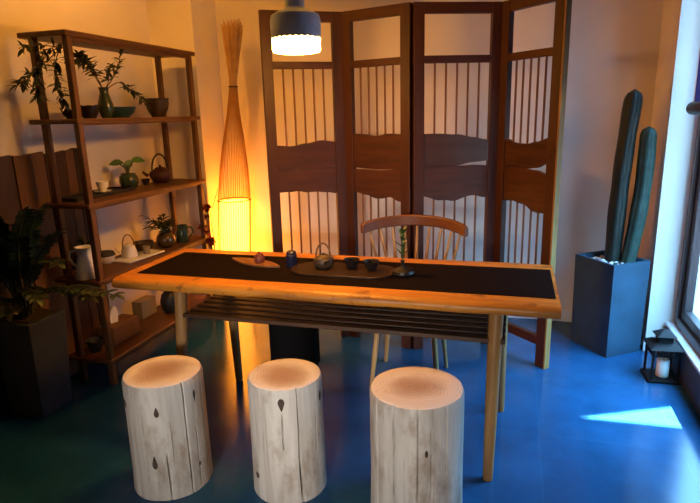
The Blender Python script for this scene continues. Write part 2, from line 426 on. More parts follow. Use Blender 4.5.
for i in range(8):
    y = 2.185 + i*.062
    MB().box(-1.47-cx, -.065-cx+.06, y-.019-cy, y+.019-cy, .5775, .597).build('slat', M['slatwood'], tb, bevel=.003)

# runner
rn = MB()
nx = 50
rv = []
for i in range(nx+1):
    x = -.930 + 1.946*i/nx
    zz = .0015*max(0, 1-abs(x-.51)/.015)
    for y in (-.214, .214):
        yy = y + .004*noise.noise(V((x*3, y*9, 2)))
        rv += [(x, yy, zz), (x, yy, zz+.003)]
ff = []
for i in range(nx):
    a = i*4; b = a+4
    ff += [(a, b, b+2, a+2), (a+1, a+3, b+3, b+1), (a, a+1, b+1, b), (a+2, b+2, b+3, a+3)]
ff += [(0, 2, 3, 1), (nx*4, nx*4+1, nx*4+3, nx*4+2)]
rn.add(rv, ff)
tag(rn.build('table_runner', M['runner'], loc=(-.835, 2.47, .7522), smooth=0), 'dark brown cloth runner covering the length of the wooden table top', 'table runner')
TZ = .7556

# things on the table
def handle_arc(mb, r, h, z, rad=.006, ang=0, n=14, wide=1.0):
    pts = []
    for i in range(n+1):
        t = pi*i/n
        pts.append((cos(ang)*r*cos(t)*wide, sin(ang)*r*cos(t)*wide, z + h*sin(t)))
    mb.tube(pts, rad, 8); return mb
VA = radians(10)
t = MB()
def leafpoly(L, Wd, n=24):
    out = []
    for i in range(n+1):
        u = -1+2*i/n; out.append((u*L/2, -Wd/2*(1-abs(u)**2.2)))
    for i in range(1, n):
        u = 1-2*i/n; out.append((u*L/2, Wd/2*(1-abs(u)**2.2)))
    return out
t.prism(leafpoly(.345, .10), 0, .011)
tag(t.build('serving_board', M['trayleaf'], loc=(-1.255, 2.525, TZ), rotz=radians(-19), bevel=.003), 'thin leaf-shaped reddish wooden board lying on the table runner', 'board')
o = thing('clay_jar', 'small red-brown clay jar with knobbed lid on the leaf-shaped board', 'jar', (-1.225, 2.515, TZ+.0115))
MB().lathe([(0, 0), (.022, 0), (.027, .012), (.026, .03), (.02, .037), (0, .037)], 24).build('body', M['redclay'], o)
MB().lathe([(.021, .037), (.018, .044), (.006, .047), (.007, .053), (0, .057)], 20).build('lid', M['redclay'], o)
o = thing('tea_caddy', 'dark blue cylindrical tea caddy with lid beside the leaf-shaped board', 'canister', (-1.05, 2.515, TZ))
MB().lathe([(0, 0), (.026, 0), (.028, .004), (.028, .058), (.024, .062), (0, .062)], 28).build('body', M['bluecan'], o)
MB().lathe([(.0245, .062), (.0245, .073), (.02, .077), (0, .077)], 28).build('lid', M['bluecan'], o)
# tea tray
t = MB()
def stadium(L, Wd, n=12):
    o_ = []
    for i in range(n+1): a = -pi/2 + pi*i/n; o_.append((L/2-Wd/2+Wd/2*cos(a), Wd/2*sin(a)))
    for i in range(n+1): a = pi/2 + pi*i/n; o_.append((-L/2+Wd/2+Wd/2*cos(a), Wd/2*sin(a)))
    return o_
tt = tag(MB().prism(stadium(.52, .23), 0, .010).build('tea_tray', M['teatray'], loc=(-.77, 2.475, TZ), bevel=.003), 'dark brown round-ended tea tray under the basket-handled teapot', 'tray')
o = thing('teapot', 'brown stoneware teapot with tall arched cane handle on the tea tray', 'teapot', (-.872, 2.49, TZ+.0105))
MB().lathe([(0, 0), (.032, 0), (.046, .012), (.052, .03), (.046, .047), (.03, .056), (0, .056)], 32).build('body', M['brownglaze'], o)
MB().lathe([(.03, .056), (.022, .062), (.006, .064), (.007, .07), (0, .073)], 24).build('lid', M['brownglaze'], o)
MB().tube([(.045, .0, .03), (.062, .0, .037), (.076, .0, .052)], [.010, .008, .006], 12).build('spout', M['brownglaze'], o, rotz=radians(-60))
handle_arc(MB(), .038, .075, .045, .0045).build('handle', M['cane'], o)
def cup_prof(r, h): return [(0, 0), (r*.5, 0), (r*.55, h*.12), (r*.85, h*.5), (r, h), (r*.93, h), (r*.75, h*.5), (r*.4, h*.2), (0, h*.18)]
for (x, y, lab) in ((-.735, 2.508, 'dark round tea cup on the tea tray, nearer the cane-handled teapot'), (-.632, 2.49, 'dark round tea cup on the tea tray, nearer the dark bud vase')):
    MBc = MB().lathe(cup_prof(.039, .043), 28)
    tag(MBc.build('tea_cup', M['darkglaze'], loc=(x, y, TZ+.0105)), lab, 'cup', 'tea cups on the tea tray')
o = thing('bud_vase', 'squat dark bud vase holding a thin green sprig on the table', 'vase', (-.478, 2.47, TZ))
MB().lathe([(0, 0), (.04, 0), (.054, .010), (.05, .022), (.025, .032), (.010, .04), (.008, .06), (.012, .068), (.008, .068), (.006, .05), (0, .045)], 28).build('body', M['darkglaze'], o)
sp = MB(); random.seed(5)
sp.tube([(0, 0, .05), (.003, 0, .12), (0, .005, .2)], .0025, 6)
for i in range(26):
    z = .09+.11*random.random(); a = random.random()*2*pi
    sp.leaf((0, 0, z), (cos(a)*.6, sin(a)*.6, .7), (0, 0, 1), .035+.02*random.random(), .014)
sp.build('sprig', M['leafmid'], o)

# ------------------------------------------------------------------ log stools
def stool(x, y, R, cracks, knots, label, ofs, hgt=.49):
    d = V((0-x, 0-y)); thc = atan2(d.y, d.x)
    o = thing('log_stool', label, 'stool', (x, y, 0), 0, 'log stools in front of the table')
    NS, NZ = 360, 30
    ck = [(thc + asin(max(-1, min(1, u))), z0, z1, w, dp) for u, z0, z1, w, dp in cracks]
    def rad(th, z):
        r = R*(1 + .016*noise.noise(V((cos(th)*1.3+ofs, sin(th)*1.3, z*1.2))) + .008*noise.noise(V((cos(th)*4, sin(th)*4+ofs, z*2))))
        r *= 1 + .02*(1-z/hgt)**6
        for (c, z0, z1, w, dp) in ck:
            if z < z0-.001 or z > z1+.001: continue
            cc = c + .02*noise.noise(V((z*6, c*3, ofs)))
            dd = abs((th-cc+pi) % (2*pi)-pi)
            e = min(1, (z-z0)/.05+.3, (z1-z)/.05+.5)
            if dd < w: r -= dp*e*(1-dd/w)
        return r
    vs = []; fs = []
    zs = [hgt*i/NZ for i in range(NZ+1)]
    for i, z in enumerate(zs):
        for k_ in range(NS):
            th = 2*pi*k_/NS; r = rad(th, z)
            if i == NZ: r -= .006
            zz = z - (.006 if i == NZ-1 else 0) + (.006 if i == NZ-1 else 0)
            vs.append((r*cos(th), r*sin(th), zz))
    for i in range(NZ):
        for k_ in range(NS):
            k2 = (k_+1) % NS; fs.append((i*NS+k_, i*NS+k2, (i+1)*NS+k2, (i+1)*NS+k_))
    fs.append(tuple(reversed(range(NS))))
    mb = MB().add(vs, fs)
    mb.build('trunk', M['bark'], o, smooth=60)
    # cut top: rings of quads, rim bulging slightly
    vs = []; fs = []
    for j, q in enumerate((1.0, .97, .8, .6, .4, .2)):
        for k_ in range(NS):
            th = 2*pi*k_/NS; r = (rad(th, hgt)-.006)*q
            z = hgt + (0 if j == 0 else .0025 + .0015*noise.noise(V((r*cos(th)*20, r*sin(th)*20, ofs))))
            vs.append((r*cos(th), r*sin(th), z))
    c = len(vs); vs.append((0, 0, hgt+.002))
    for j in range(5):
        for k_ in range(NS):
            k2 = (k_+1) % NS; fs.append((j*NS+k_, j*NS+k2, (j+1)*NS+k2, (j+1)*NS+k_))
    for k_ in range(NS): fs.append((5*NS+k_, 5*NS+(k_+1) % NS, c))
    MB().add(vs, fs).build('cut_top', stumptop('stump_rings', ofs), o, smooth=60)
    for (u, z, w, h_, tail) in knots:
        th0 = thc + asin(max(-1, min(1, u)))
        kn = MB(); pts = []; m_ = 18
        for i in range(m_):
            a = 2*pi*i/m_
            lx = w*cos(a)*(1-.5*max(0, sin(a)*tail)); lz = h_*sin(a)*(1+.7*max(0, sin(a)*tail))
            th = th0 + lx/R
            r = R*1.012+.0015 if False else rad(th, z+lz)+.0012
            pts.append((r*cos(th), r*sin(th), z+lz))
        rr = rad(th0, z)+.003
        ctr = (rr*cos(th0), rr*sin(th0), z)
        kn.add(pts+[ctr], [(i, (i+1) % m_, m_) for i in range(m_)])
        kn.build('knot', M['knot'], o)
stool(-1.345, 1.80, .158, [(.42, .0, .49, .022, .018), (.88, .15, .49, .02, .015), (-.12, 0, .2, .022, .018), (.05, .15, .36, .014, .006), (-.6, .05, .4, .012, .005), (.66, .0, .3, .012, .006)],
      [(-.25, .385, .010, .016, 1), (-.42, .165, .011, .022, 1), (.68, .42, .006, .020, -1), (-.96, .40, .012, .018, 0), (.66, .11, .006, .011, 0)],
      'pale log stool with dark teardrop knots, leftmost of the three in front of the table', 1.3)
stool(-.845, 1.89, .148, [(.28, 0, .49, .022, .02), (-.13, .22, .40, .02, .012), (.32, 0, .17, .03, .02), (-.6, .1, .49, .012, .005), (.75, .2, .49, .012, .006)],
      [(-.13, .44, .013, .020, -1), (.88, .42, .010, .022, 0), (-.86, .1, .012, .014, 0)],
      'narrowest pale log stool, middle one of the three, with a straight crack down its front', 4.1)
stool(-.318, 1.905, .177, [(.02, 0, .49, .016, .015), (-.46, .1, .49, .016, .014), (-.80, 0, .49, .016, .012), (.30, 0, .42, .012, .008), (.6, .1, .49, .012, .008), (-.25, 0, .3, .010, .006)],
      [(.2, .32, .006, .014, 0)],
      'widest pale log stool, rightmost of the three, beside the front table leg', 7.7)

# ------------------------------------------------------------------ folding screen
J = [(-1.465, 3.198), (-1.04, 3.475), (-.588, 3.345), (-.098, 3.56), (.228, 3.235)]
scr = thing('folding_screen', 'tall four-panel wooden folding screen with spindles and live-edge boards', 'screen', (-.6, 3.38, 0))
SL = [((1.312, 1.300, 1.318, 1.332, 1.322), (1.150, 1.158, 1.148, 1.160, 1.163), (1.150, 1.158, 1.148, 1.160, 1.160), (1.02, 1.022, 1.012, 1.008, .995)),
      ((1.365, 1.362, 1.352, 1.366, 1.364), (1.158, 1.152, 1.149, 1.152, 1.155), (1.146, 1.144, 1.143, 1.150, 1.156), (1.000, .985, .965, .98, .955)),
      ((1.361, 1.362, 1.352, 1.335, 1.319), (1.173, 1.170, 1.168, 1.185, 1.192), (1.174, 1.170, 1.166, 1.170, 1.163), (.990, .962, .955, .985, .970)),
      ((1.322, 1.300, 1.297, 1.310, 1.334), (1.165, 1.160, 1.155, 1.165, 1.195), (1.165, 1.160, 1.154, 1.152, 1.135), (.955, .958, .95, .915, .915))]
def interp(a, t):
    t *= len(a)-1; i = min(int(t), len(a)-2); f = t-i; f = f*f*(3-2*f)
    return a[i]*(1-f)+a[i+1]*f
PT = .020; ZT = 2.085
for pi_ in range(4):
    P = V(J[pi_]); Q = V(J[pi_+1]); d = Q-P; L = d.length; ang = atan2(d.y, d.x)
    pw = .062; g = .006
    mb = MB()
    mb.box(g, g+pw, -PT, PT, 0, ZT).box(L-g-pw, L-g, -PT, PT, 0, ZT)
    pan = mb.build('screen_panel', M['screenwood'], scr, loc=(P.x+.6, P.y-3.38, 0), rotz=ang, bevel=.003)
    if pi_ == 3:
        MB().box(L-g+.0005, L-g+.012, -PT, PT, 0, ZT-.002).build('edge_strip', M['paleedge'], pan, bevel=.002)
    x0, x1 = g+pw, L-g-pw
    for (z0, z1) in ((ZT-.06, ZT), (1.758, 1.80), (.40, .44), (.13, .185)):
        MB().box(x0, x1, -PT*.85, PT*.85, z0, z1).build('rail', M['railwood'], pan, bevel=.003)
    sl = SL[pi_]
    for (tp, bt, mat) in ((sl[0], sl[1], M['slabsheen'] if pi_ == 2 else M['slab']), (sl[2], sl[3], M['slab'])):
        nn = 30; top_ = []; bot_ = []
        for i in range(nn+1):
            q = i/nn; x = x0+(x1-x0)*q
            jj = .004*noise.noise(V((x*9, pi_*3.1, tp[0]*7)))
            top_.append((x, interp(tp, q)+jj)); bot_.append((x, interp(bt, q)+(.006 if bt is sl[3] else .001)*noise.noise(V((x*18, pi_*5.3, 2)))))
        s_ = MB(); vs = []
        for (x, z) in bot_ + list(reversed(top_)): vs.append((x, z))
        s_.prism(vs, -.012, .012, M=Matrix.Rotation(pi/2, 4, 'X'))
        s_.build('live_edge_board', mat, pan, bevel=.002, bseg=1)
    for i in range(5):
        xx = x0+(x1-x0)*(i+1)/6
        q = (i+1)/6
        MB().tube([(xx, 0, interp(sl[0], q)-.006), (xx, 0, 1.76)], .0062, 10).build('spindle', M['spindle'], pan)
        MB().tube([(xx, 0, .438), (xx, 0, interp(sl[3], q)+.01)], .0062, 10).build('spindle', M['spindle'], pan)

# ------------------------------------------------------------------ floor lamp
lamp = thing('floor_lamp', 'tall slender bamboo-strip floor lamp glowing orange in the corner', 'lamp', (-2.075, 3.82, 0))
prof = [(0.03, .112), (.25, .118), (.5, .122), (.87, .122), (1.1, .106), (1.3, .080), (1.5, .048), (1.62, .034), (1.70, .028), (1.78, .034), (1.95, .052), (2.14, .088)]
def lean(mb):
    mb.v = [(x+.072*max(0, z-.35), y, z) for x, y, z in mb.v]; return mb
def prad(z):
    for (a, b), (c, d) in zip(prof, prof[1:]):
        if z <= c: return b+(d-b)*(z-a)/(c-a)
    return prof[-1][1]
cage = MB(); random.seed(3)
ns = 44
for k_ in range(ns):
    th = 2*pi*k_/ns
    zt = 1.70
    pts = []; zz = [.03, .25, .5, .7, .87, 1.0, 1.1, 1.2, 1.3, 1.4, 1.5, 1.6, 1.70]
    for z in zz:
        r = prad(z)*(1 if k_ % 2 == 0 or z < .9 or z > 1.55 else .97)
        pts.append((r*cos(th), r*sin(th), z))
    cage.tube(pts, .0021, 5)
lean(cage).build('bamboo_cage', M['bamboo'], lamp)
fan = MB()
for k_ in range(80):
    th = 2*pi*random.random(); e = (.35+.65*random.random()); zt = 2.06+.09*random.random()
    fan.tube([(.026*cos(th)*e, .026*sin(th)*e, 1.66), (.030*cos(th)*e, .030*sin(th)*e, 1.76), (.082*cos(th)*e, .082*sin(th)*e, zt)], [.003, .0036, .0042], 5)
lean(fan).build('strip_fan', M['bamboo_pale'], lamp)
for z, rr in ((1.70, .0055), (.875, .005), (.035, .006)):
    r = prad(z)+.002
    lean(MB().tube([(r*cos(2*pi*i/40), r*sin(2*pi*i/40), z) for i in range(41)], rr, 8, caps=False)).build('ring', M['darkring'], lamp)
lean(MB().lathe([(.100, .06), (.108, .25), (.112, .5), (.112, .865)], 40)).build('paper_liner', M['liner'], lamp)
MB().lathe([(0, 0), (.118, 0), (.118, .028), (0, .028)], 40).build('base', M['darkring'], lamp)

# ------------------------------------------------------------------ pendant
pd = thing('pendant_lamp', 'grey concrete pendant lamp with glowing glass lower band above the table', 'lamp', (-.965, 2.5, 1.762))
def teeth(r, z, th):
    return (r, z + (.006*abs(((th*26/(2*pi)) % 1)-.5)*2 if z < .062 else 0))
MB().lathe([(.107, .056), (.110, .056), (.112, .068), (.112, .140), (.106, .158), (.080, .172), (.053, .180), (.044, .19), (.042, .36), (.036, .37), (0, .37)], 104, fx=teeth).build('concrete_shade', M['lampconcrete'], pd)
MB().lathe([(0, .002), (.085, .0), (.104, .004), (.108, .012), (.108, .056), (.095, .07), (0, .07)], 48).build('glass_band', M['diffuser'], pd)
MB().tube([(0, 0, .37), (0, 0, H-1.762-.02)], .004, 8).build('cord', M['blackmetal'], pd)
MB().lathe([(0, H-1.762-.03), (.05, H-1.762-.03), (.05, H-1.762), (0, H-1.762)], 24).build('canopy', M['lampconcrete'], pd)

# ------------------------------------------------------------------ wall shelf unit
SX0, SX1, SY0, SY1 = -2.475, -2.155, 2.435, 3.635
sh = thing('display_shelf', 'open five-tier wooden display shelf against the left wall', 'shelf', (-2.33, 3.06, 0))
def L_(x, y): return (x+2.33, y-3.06)
for (px, py) in ((-2.177, 2.465), (-2.385, 2.465), (-2.175, 3.575), (-2.395, 3.545)):
    a, b = L_(px, py)
    MB().box(a-.017, a+.017, b-.017, b+.017, 0, 1.905).build('post', M['shelfpost'], sh, bevel=.005)
tiers = [(1.904, 1.931), (1.475, 1.50), (1.03, 1.055), (.605, .63), (.135, .16)]
for i, (z0, z1) in enumerate(tiers):
    a0, b0 = L_(SX0 + (.01 if i else .02), SY0); a1_, b1_ = L_(SX1, SY1)
    poly = []
    m_ = 24
    for k_ in range(m_+1): q = k_/m_; poly.append((a1_+.004*noise.noise(V((q*5, i, 0))), b0+(b1_-b0)*q))
    for k_ in range(m_+1):
        q = 1-k_/m_; poly.append((a0+.01*noise.noise(V((q*4, i*3, 1)))+(.03 if q > .96 else 0), b0+(b1_-b0)*q))
    mb = MB(); mb.prism(poly, z0, z1)
    ob = mb.build('shelf_board', M['shelfwood'], sh, bevel=.006)
    # front apron under the board
    MB().box(L_(-2.175, 0)[0]-.010, L_(-2.175, 0)[0]+.010, L_(0, 2.483)[1], L_(0, 3.557)[1], z0-(.022 if i == 0 else .010), z0).build('apron', M['shelfwood'], sh, bevel=.002)

# bottom-up: things on the shelf
Z1, Z2, Z3, Z4 = 1.5005, 1.0555, .6305, .1605
def bowl_prof(r, h, foot=.5): return [(0, 0), (r*foot, 0), (r*foot*1.05, h*.1), (r*.85, h*.45), (r, h), (r*.94, h), (r*.78, h*.5), (r*.4, h*.2), (0, h*.16)]
def jag(am, nj):
    return lambda r, z, th: (r*(1+am*.4*sin(nj*th)*(z/.05)), z*(1+am*sin(nj*th+1)))
tag(MB().lathe(bowl_prof(.047, .05), 40, fx=jag(.22, 5)).build('wavy_bowl', M['darkglaze'], loc=(-2.30, 2.56, Z1)), 'small dark bowl with wavy jagged rim, nearest the front post on the upper tier', 'bowl')
tag(MB().lathe(bowl_prof(.058, .07, .6), 40, fx=jag(.06, 3)).build('stoneware_bowl', M['darkglaze'], loc=(-2.30, 2.70, Z1)), 'dark rounded stoneware bowl left of the green flower vase', 'bowl')
tag(MB().lathe(bowl_prof(.098, .064, .55), 40).build('shallow_bowl', M['blueglaze'], loc=(-2.335, 3.005, Z1)), 'wide shallow teal blue bowl right of the green flower vase', 'bowl')
tag(MB().lathe([(0, 0), (.04, 0), (.045, .01), (.068, .05), (.076, .09), (.074, .112), (.082, .116), (.078, .12), (.068, .115), (.066, .08), (.04, .03), (0, .02)], 40).build('brown_pot', M['brownglaze'], loc=(-2.30, 3.345, Z1)), 'brown stoneware pot with ribbed rim at the far end of the upper tier', 'pot')
vz = thing('flower_vase', 'dark green vase holding long drooping leafy branches on the upper tier', 'vase', (-2.29, 2.83, Z1))
MB().lathe([(0, 0), (.027, 0), (.032, .01), (.043, .05), (.042, .08), (.031, .115), (.024, .14), (.025, .16), (.031, .172), (.026, .172), (.020, .14), (.018, .1), (0, .09)], 32).build('body', M['celadon'], vz)
random.seed(11)
br = MB(); lf = MB()
def branch(pts, rad=.003, dens=14, L=.05, w=.017, spread=.9, rnd=random):
    pts = [V(p) for p in pts]
    # Catmull-like smooth sampling
    out = []
    for i in range(len(pts)-1):
        p0 = pts[max(0, i-1)]; p1 = pts[i]; p2 = pts[i+1]; p3 = pts[min(len(pts)-1, i+2)]
        for s_ in range(6):
            t = s_/6
            out.append(.5*((2*p1)+(p2-p0)*t+(2*p0-5*p1+4*p2-p3)*t*t+(3*p1-p0-3*p2+p3)*t**3))
    out.append(pts[-1])
    br.tube(out, [rad*(1-.6*i/len(out)) for i in range(len(out))], 6)
    st = len(out)//3
    for i in range(dens):
        q = st+(len(out)-1-st)*(i+.5)/dens; k_ = int(q); p = out[k_].lerp(out[min(k_+1, len(out)-1)], q-k_)
        t = (out[min(k_+1, len(out)-1)]-out[k_-1]).normalized()
        for m_ in range(2):
            d = V((rnd.uniform(-1, 1), rnd.uniform(-1, 1), rnd.uniform(-.7, .9))).normalized()*spread + t*.6
            lf.leaf(p, d, (rnd.uniform(-.5, .5), rnd.uniform(-.5, .5), 1), L*rnd.uniform(.7, 1.2), w*rnd.uniform(.8, 1.2), rnd.uniform(.1, .4))
branch([(0, 0, .15), (.0, -.04, .22), (.01, -.11, .29), (.01, -.18, .33)], dens=33, L=.055)
branch([(0, 0, .15), (.0, -.07, .26), (.01, -.18, .32), (.0, -.24, .30)], dens=30, L=.055)
branch([(0, 0, .15), (.02, .02, .2), (.01, .05, .26), (.02, .07, .30)], dens=13, L=.045)
branch([(0, 0, .15), (.02, .06, .22), (.02, .12, .29), (.02, .17, .38)], dens=19, L=.045, spread=.6)
branch([(0, 0, .15), (.04, .08, .20), (.05, .16, .17), (.06, .24, .13), (.07, .30, .08)], dens=30, L=.045)
# the long spray that droops past the near end
branch([(0, 0, .15), (.02, -.15, .30), (.02, -.30, .36), (.01, -.40, .34)], dens=15, L=.05)
branch([(0.02, -.30, .36), (.02, -.40, .32), (.0, -.47, .22), (-.02, -.46, .10)], dens=36, L=.055)
branch([(0.02, -.30, .36), (.0, -.42, .27), (-.02, -.52, .20), (-.03, -.57, .16)], dens=27, L=.055)
branch([(0.02, -.30, .36), (.03, -.36, .30), (.04, -.39, .18), (.04, -.36, .09)], dens=27, L=.055)
branch([(0.02, -.30, .36), (-.02, -.42, .36), (-.05, -.48, .34)], dens=15, L=.05)
br.build('branches', M['twig'], vz); lf.build('leaves', M['leafolive'], vz, smooth=60)

# middle tier
tr = MB().box(-.085, .085, -.25, .25, 0, .008).box(-.085, -.078, -.25, .25, .008, .02).box(.078, .085, -.25, .25, .008, .02).box(-.078, .078, -.25, -.243, .008, .02).box(-.078, .078, .243, .25, .008, .02)
tag(tr.build('serving_tray', M['blackmetal'], loc=(-2.385, 2.765, Z2), bevel=.001, bseg=1), 'long black rectangular tray under the white cup and saucer', 'tray')
tag(MB().lathe([(0, 0), (.028, 0), (.05, .008), (.052, .011), (.03, .006), (0, .006)], 32).build('saucer', M['whiteglaze'], loc=(-2.385, 2.83, Z2+.0085)), 'small white saucer on the black tray', 'saucer')
tag(MB().lathe(cup_prof(.036, .06), 32).build('porcelain_cup', M['whiteglaze'], loc=(-2.385, 2.83, Z2+.015)), 'white porcelain cup on the saucer on the black tray', 'cup')
pl = thing('potted_seedling', 'round green pot with a broad two-leaved plant on the middle tier', 'plant', (-2.38, 3.07, Z2))
MB().lathe([(0, 0), (.034, 0), (.052, .018), (.060, .045), (.056, .078), (.044, .092), (.047, .098), (.040, .098), (.036, .086), (0, .086)], 36).build('pot', M['celadon'], pl)
s_ = MB(); l2 = MB()
s_.tube([(0, 0, .085), (-.01, -.01, .13), (-.03, -.03, .16)], .004, 8).tube([(0, 0, .085), (.01, .01, .14), (.03, .03, .175)], .004, 8).tube([(0, 0, .085), (.0, .0, .13), (.0, .0, .15)], .006, 8)
l2.leaf((-.015, -.015, .165), (-.8, -.65, .15), (.4, -.5, .8), .085, .06, .3)
l2.leaf((.02, .02, .175), (.8, .65, .2), (.4, -.5, .8), .085, .06, .35)
l2.leaf((0, 0, .13), (.2, .3, 1), (.6, -.7, .1), .06, .05, .1).leaf((0, 0, .12), (-.3, .2, 1), (.6, -.7, .1), .055, .045, .1)
s_.build('stems', M['stem'], pl); l2.build('leaves', M['leafbright'], pl, smooth=60)
tag(MB().lathe(cup_prof(.03, .04), 24).build('tea_cup', M['darkglaze'], loc=(-2.40, 3.27, Z2)), 'tiny dark tea cup between the two-leaved plant and dark teapot', 'cup')
o = thing('iron_teapot', 'dark teapot with tall basket handle at the far end of the middle tier', 'teapot', (-2.375, 3.41, Z2))
MB().lathe([(0, 0), (.04, 0), (.062, .012), (.078, .05), (.07, .078), (.04, .095), (0, .096)], 36).build('body', M['darkclay'], o)
MB().lathe([(.038, .096), (.03, .104), (.008, .108), (.010, .118), (0, .122)], 24).build('lid', M['darkclay'], o)
MB().tube([(-.07, -.045, .05), (-.085, -.055, .062), (-.098, -.063, .08)], [.013, .010, .008], 12).build('spout', M['darkclay'], o)
handle_arc(MB(), .055, .12, .075, .006, radians(38)).build('handle', M['blackmetal'], o)

# lower middle tier
o = thing('water_pitcher', 'tapered white porcelain pitcher at the near end of the shelf', 'pitcher', (-2.285, 2.50, Z3), radians(0))
MB().lathe([(0, 0), (.064, 0), (.066, .006), (.054, .07), (.040, .13), (.042, .15), (.052, .178), (.047, .178), (.037, .148), (.035, .13), (.05, .01), (0, .008)], 40,
           fx=lambda r, z, th: (r*(1+(.28*max(0, cos(th-radians(20)))**8 if z > .15 else 0)), z)).build('body', M['whiteglaze'], o)
ha = radians(215)
MB().tube([(.042*cos(ha), .042*sin(ha), .16), (.075*cos(ha), .075*sin(ha), .155), (.082*cos(ha), .082*sin(ha), .12), (.066*cos(ha), .066*sin(ha), .085), (.05*cos(ha), .05*sin(ha), .07)], .007, 10).build('handle', M['whiteglaze'], o)
o = thing('shelf_fern', 'small dark leafy plant in a pot behind the white pitcher', 'plant', (-2.42, 2.65, Z3))
MB().lathe([(0, 0), (.04, 0), (.052, .09), (.045, .09), (.04, .075), (0, .075)], 28).build('pot', M['darkglaze'], o)
l2 = MB(); random.seed(21)
for i in range(60):
    a = random.random()*2*pi; e = random.random()
    l2.leaf((.02*cos(a), .02*sin(a), .08+.08*random.random()), (cos(a), sin(a), .2+1.2*e), (0, 0, 1), .04+.03*random.random(), .022, .3)
l2.build('leaves', M['leafdark'], o, smooth=60)
o = thing('lidded_bowl', 'white bowl with a black band right of the shelf post', 'bowl', (-2.40, 2.79, Z3))
MB().lathe([(0, 0), (.035, 0), (.05, .014), (.058, .04), (.058, .05), (0, .048)], 32).build('body', M['whiteglaze'], o)
MB().lathe([(.0595, .05), (.060, .058), (.052, .072), (.02, .078), (0, .078)], 32).build('lid', M['blackmetal'], o)
tr = MB().box(-.075, .075, -.16, .16, 0, .010)
tag(tr.build('white_tray', M['whiteglaze'], loc=(-2.295, 2.97, Z3), rotz=radians(-6), bevel=.004), 'flat white rectangular tray under the white teapot', 'tray')
o = thing('white_teapot', 'small white teapot with arched cane handle on the white tray', 'teapot', (-2.325, 2.92, Z3+.0105))
MB().lathe([(0, 0), (.046, 0), (.050, .006), (.046, .04), (.036, .072), (0, .074)], 32).build('body', M['whiteglaze'], o)
MB().lathe([(.030, .074), (.025, .080), (.006, .083), (.007, .090), (0, .093)], 20).build('lid', M['whiteglaze'], o)
MB().tube([(-.040, -.030, .035), (-.053, -.040, .045), (-.064, -.047, .064)], [.010, .007, .005], 10).build('spout', M['whiteglaze'], o)
handle_arc(MB(), .036, .085, .06, .0035, radians(38)).build('handle', M['cane'], o)
tag(MB().lathe([(0, 0), (.020, 0), (.024, .05), (.021, .05), (.018, .006), (0, .005)], 24).build('small_cup', M['palebox'], loc=(-2.27, 3.02, Z3+.0105)), 'small pale cup beside the white teapot on its tray', 'cup')
tag(MB().lathe(bowl_prof(.068, .062, .6), 32).build('dark_bowl', M['brownglaze'], loc=(-2.365, 3.12, Z3)), 'wide dark brown bowl between the white tray and the bronze vase', 'bowl')
o = thing('bronze_vase', 'round shiny bronze vase full of dark green leaves on the shelf', 'plant', (-2.275, 3.25, Z3))
MB().lathe([(0, 0), (.03, 0), (.058, .02), (.068, .052), (.058, .085), (.042, .10), (.046, .11), (.038, .11), (.034, .095), (0, .09)], 36).build('body', M['bronze'], o)
l2 = MB(); random.seed(31); st = MB()
for i in range(13):
    a = 2*pi*i/13+random.random()*.4; e = .4+.6*random.random()
    tip_ = V((cos(a)*.09*e-.02, sin(a)*.09*e-.02, .16+.07*random.random()))
    st.tube([(0, 0, .09), (tip_.x*.4, tip_.y*.4, .14), tip_], .0025, 5)
    for m_ in range(5):
        q = .45+.55*m_/4; p = V((0, 0, .10)).lerp(tip_, q)
        d = V((cos(a)+random.uniform(-.8, .8), sin(a)+random.uniform(-.8, .8), random.uniform(-.2, .8)))
        l2.leaf(p, d, (0, 0, 1), .06, .028, .3)
st.build('stems', M['stem'], o); l2.build('leaves', M['leafdark'], o, smooth=60)
o = thing('green_mug', 'dark green tall mug with round handle at the far shelf end', 'mug', (-2.255, 3.42, Z3))
MB().lathe([(0, 0), (.04, 0), (.048, .02), (.046, .07), (.036, .105), (.040, .12), (.035, .12), (.031, .1), (.038, .03), (0, .02)], 32).build('body', M['celadon'], o)
ha = radians(30)
MB().tube([(.036*cos(ha), .036*sin(ha), .105), (.066*cos(ha), .066*sin(ha), .10), (.074*cos(ha), .074*sin(ha), .07), (.062*cos(ha), .062*sin(ha), .045), (.045*cos(ha), .045*sin(ha), .04)], .006, 10).build('handle', M['celadon'], o)

# bottom tier
o = thing('tissue_box', 'brown tissue box with a white tissue sticking out on the lowest tier', 'tissue box', (-2.335, 2.745, Z4))
MB().frustum((.07, .13), (.062, .12), (0, 0), (0, 0), 0, .115).build('box', M['cardboard'], o, bevel=.01)
ti = MB()
ring = []
for k_, (z, w, tx) in enumerate(((.112, .03, 0), (.14, .040, .0), (.17, .042, .005), (.205, .028, .006), (.222, .006, .006))):
    ring.append([(tx+.010*cos(2*pi*i/12)+.008*sin(3*2*pi*i/12), w*sin(2*pi*i/12)-.03, z) for i in range(12)])
vs = [p for r in ring for p in r]
fs = [(i*12+k_, i*12+(k_+1) % 12, (i+1)*12+(k_+1) % 12, (i+1)*12+k_) for i in range(4) for k_ in range(12)]
ti.add(vs, fs).build('tissue', M['tissue'], o)
tag(MB().lathe(bowl_prof(.05, .075, .6), 28).build('black_bowl', M['blackmetal'], loc=(-2.335, 2.535, Z4)), 'black bowl beside the tissue box near the lowest shelf corner', 'bowl')
tag(MB().box(-.04, .04, -.08, .08, 0, .12).build('pale_box', M['palebox'], loc=(-2.43, 3.14, Z4), bevel=.003), 'pale beige box standing at the back of the lowest tier', 'box')
tag(MB().lathe([(0, 0), (.04, 0), (.06, .03), (.068, .08), (.055, .13), (.035, .15), (.04, .16), (.032, .16), (.028, .14), (0, .13)], 32).build('dark_jar', M['blackmetal'], loc=(-2.29, 3.24, Z4)), 'round black jar on the lowest tier right of the pale box', 'jar')

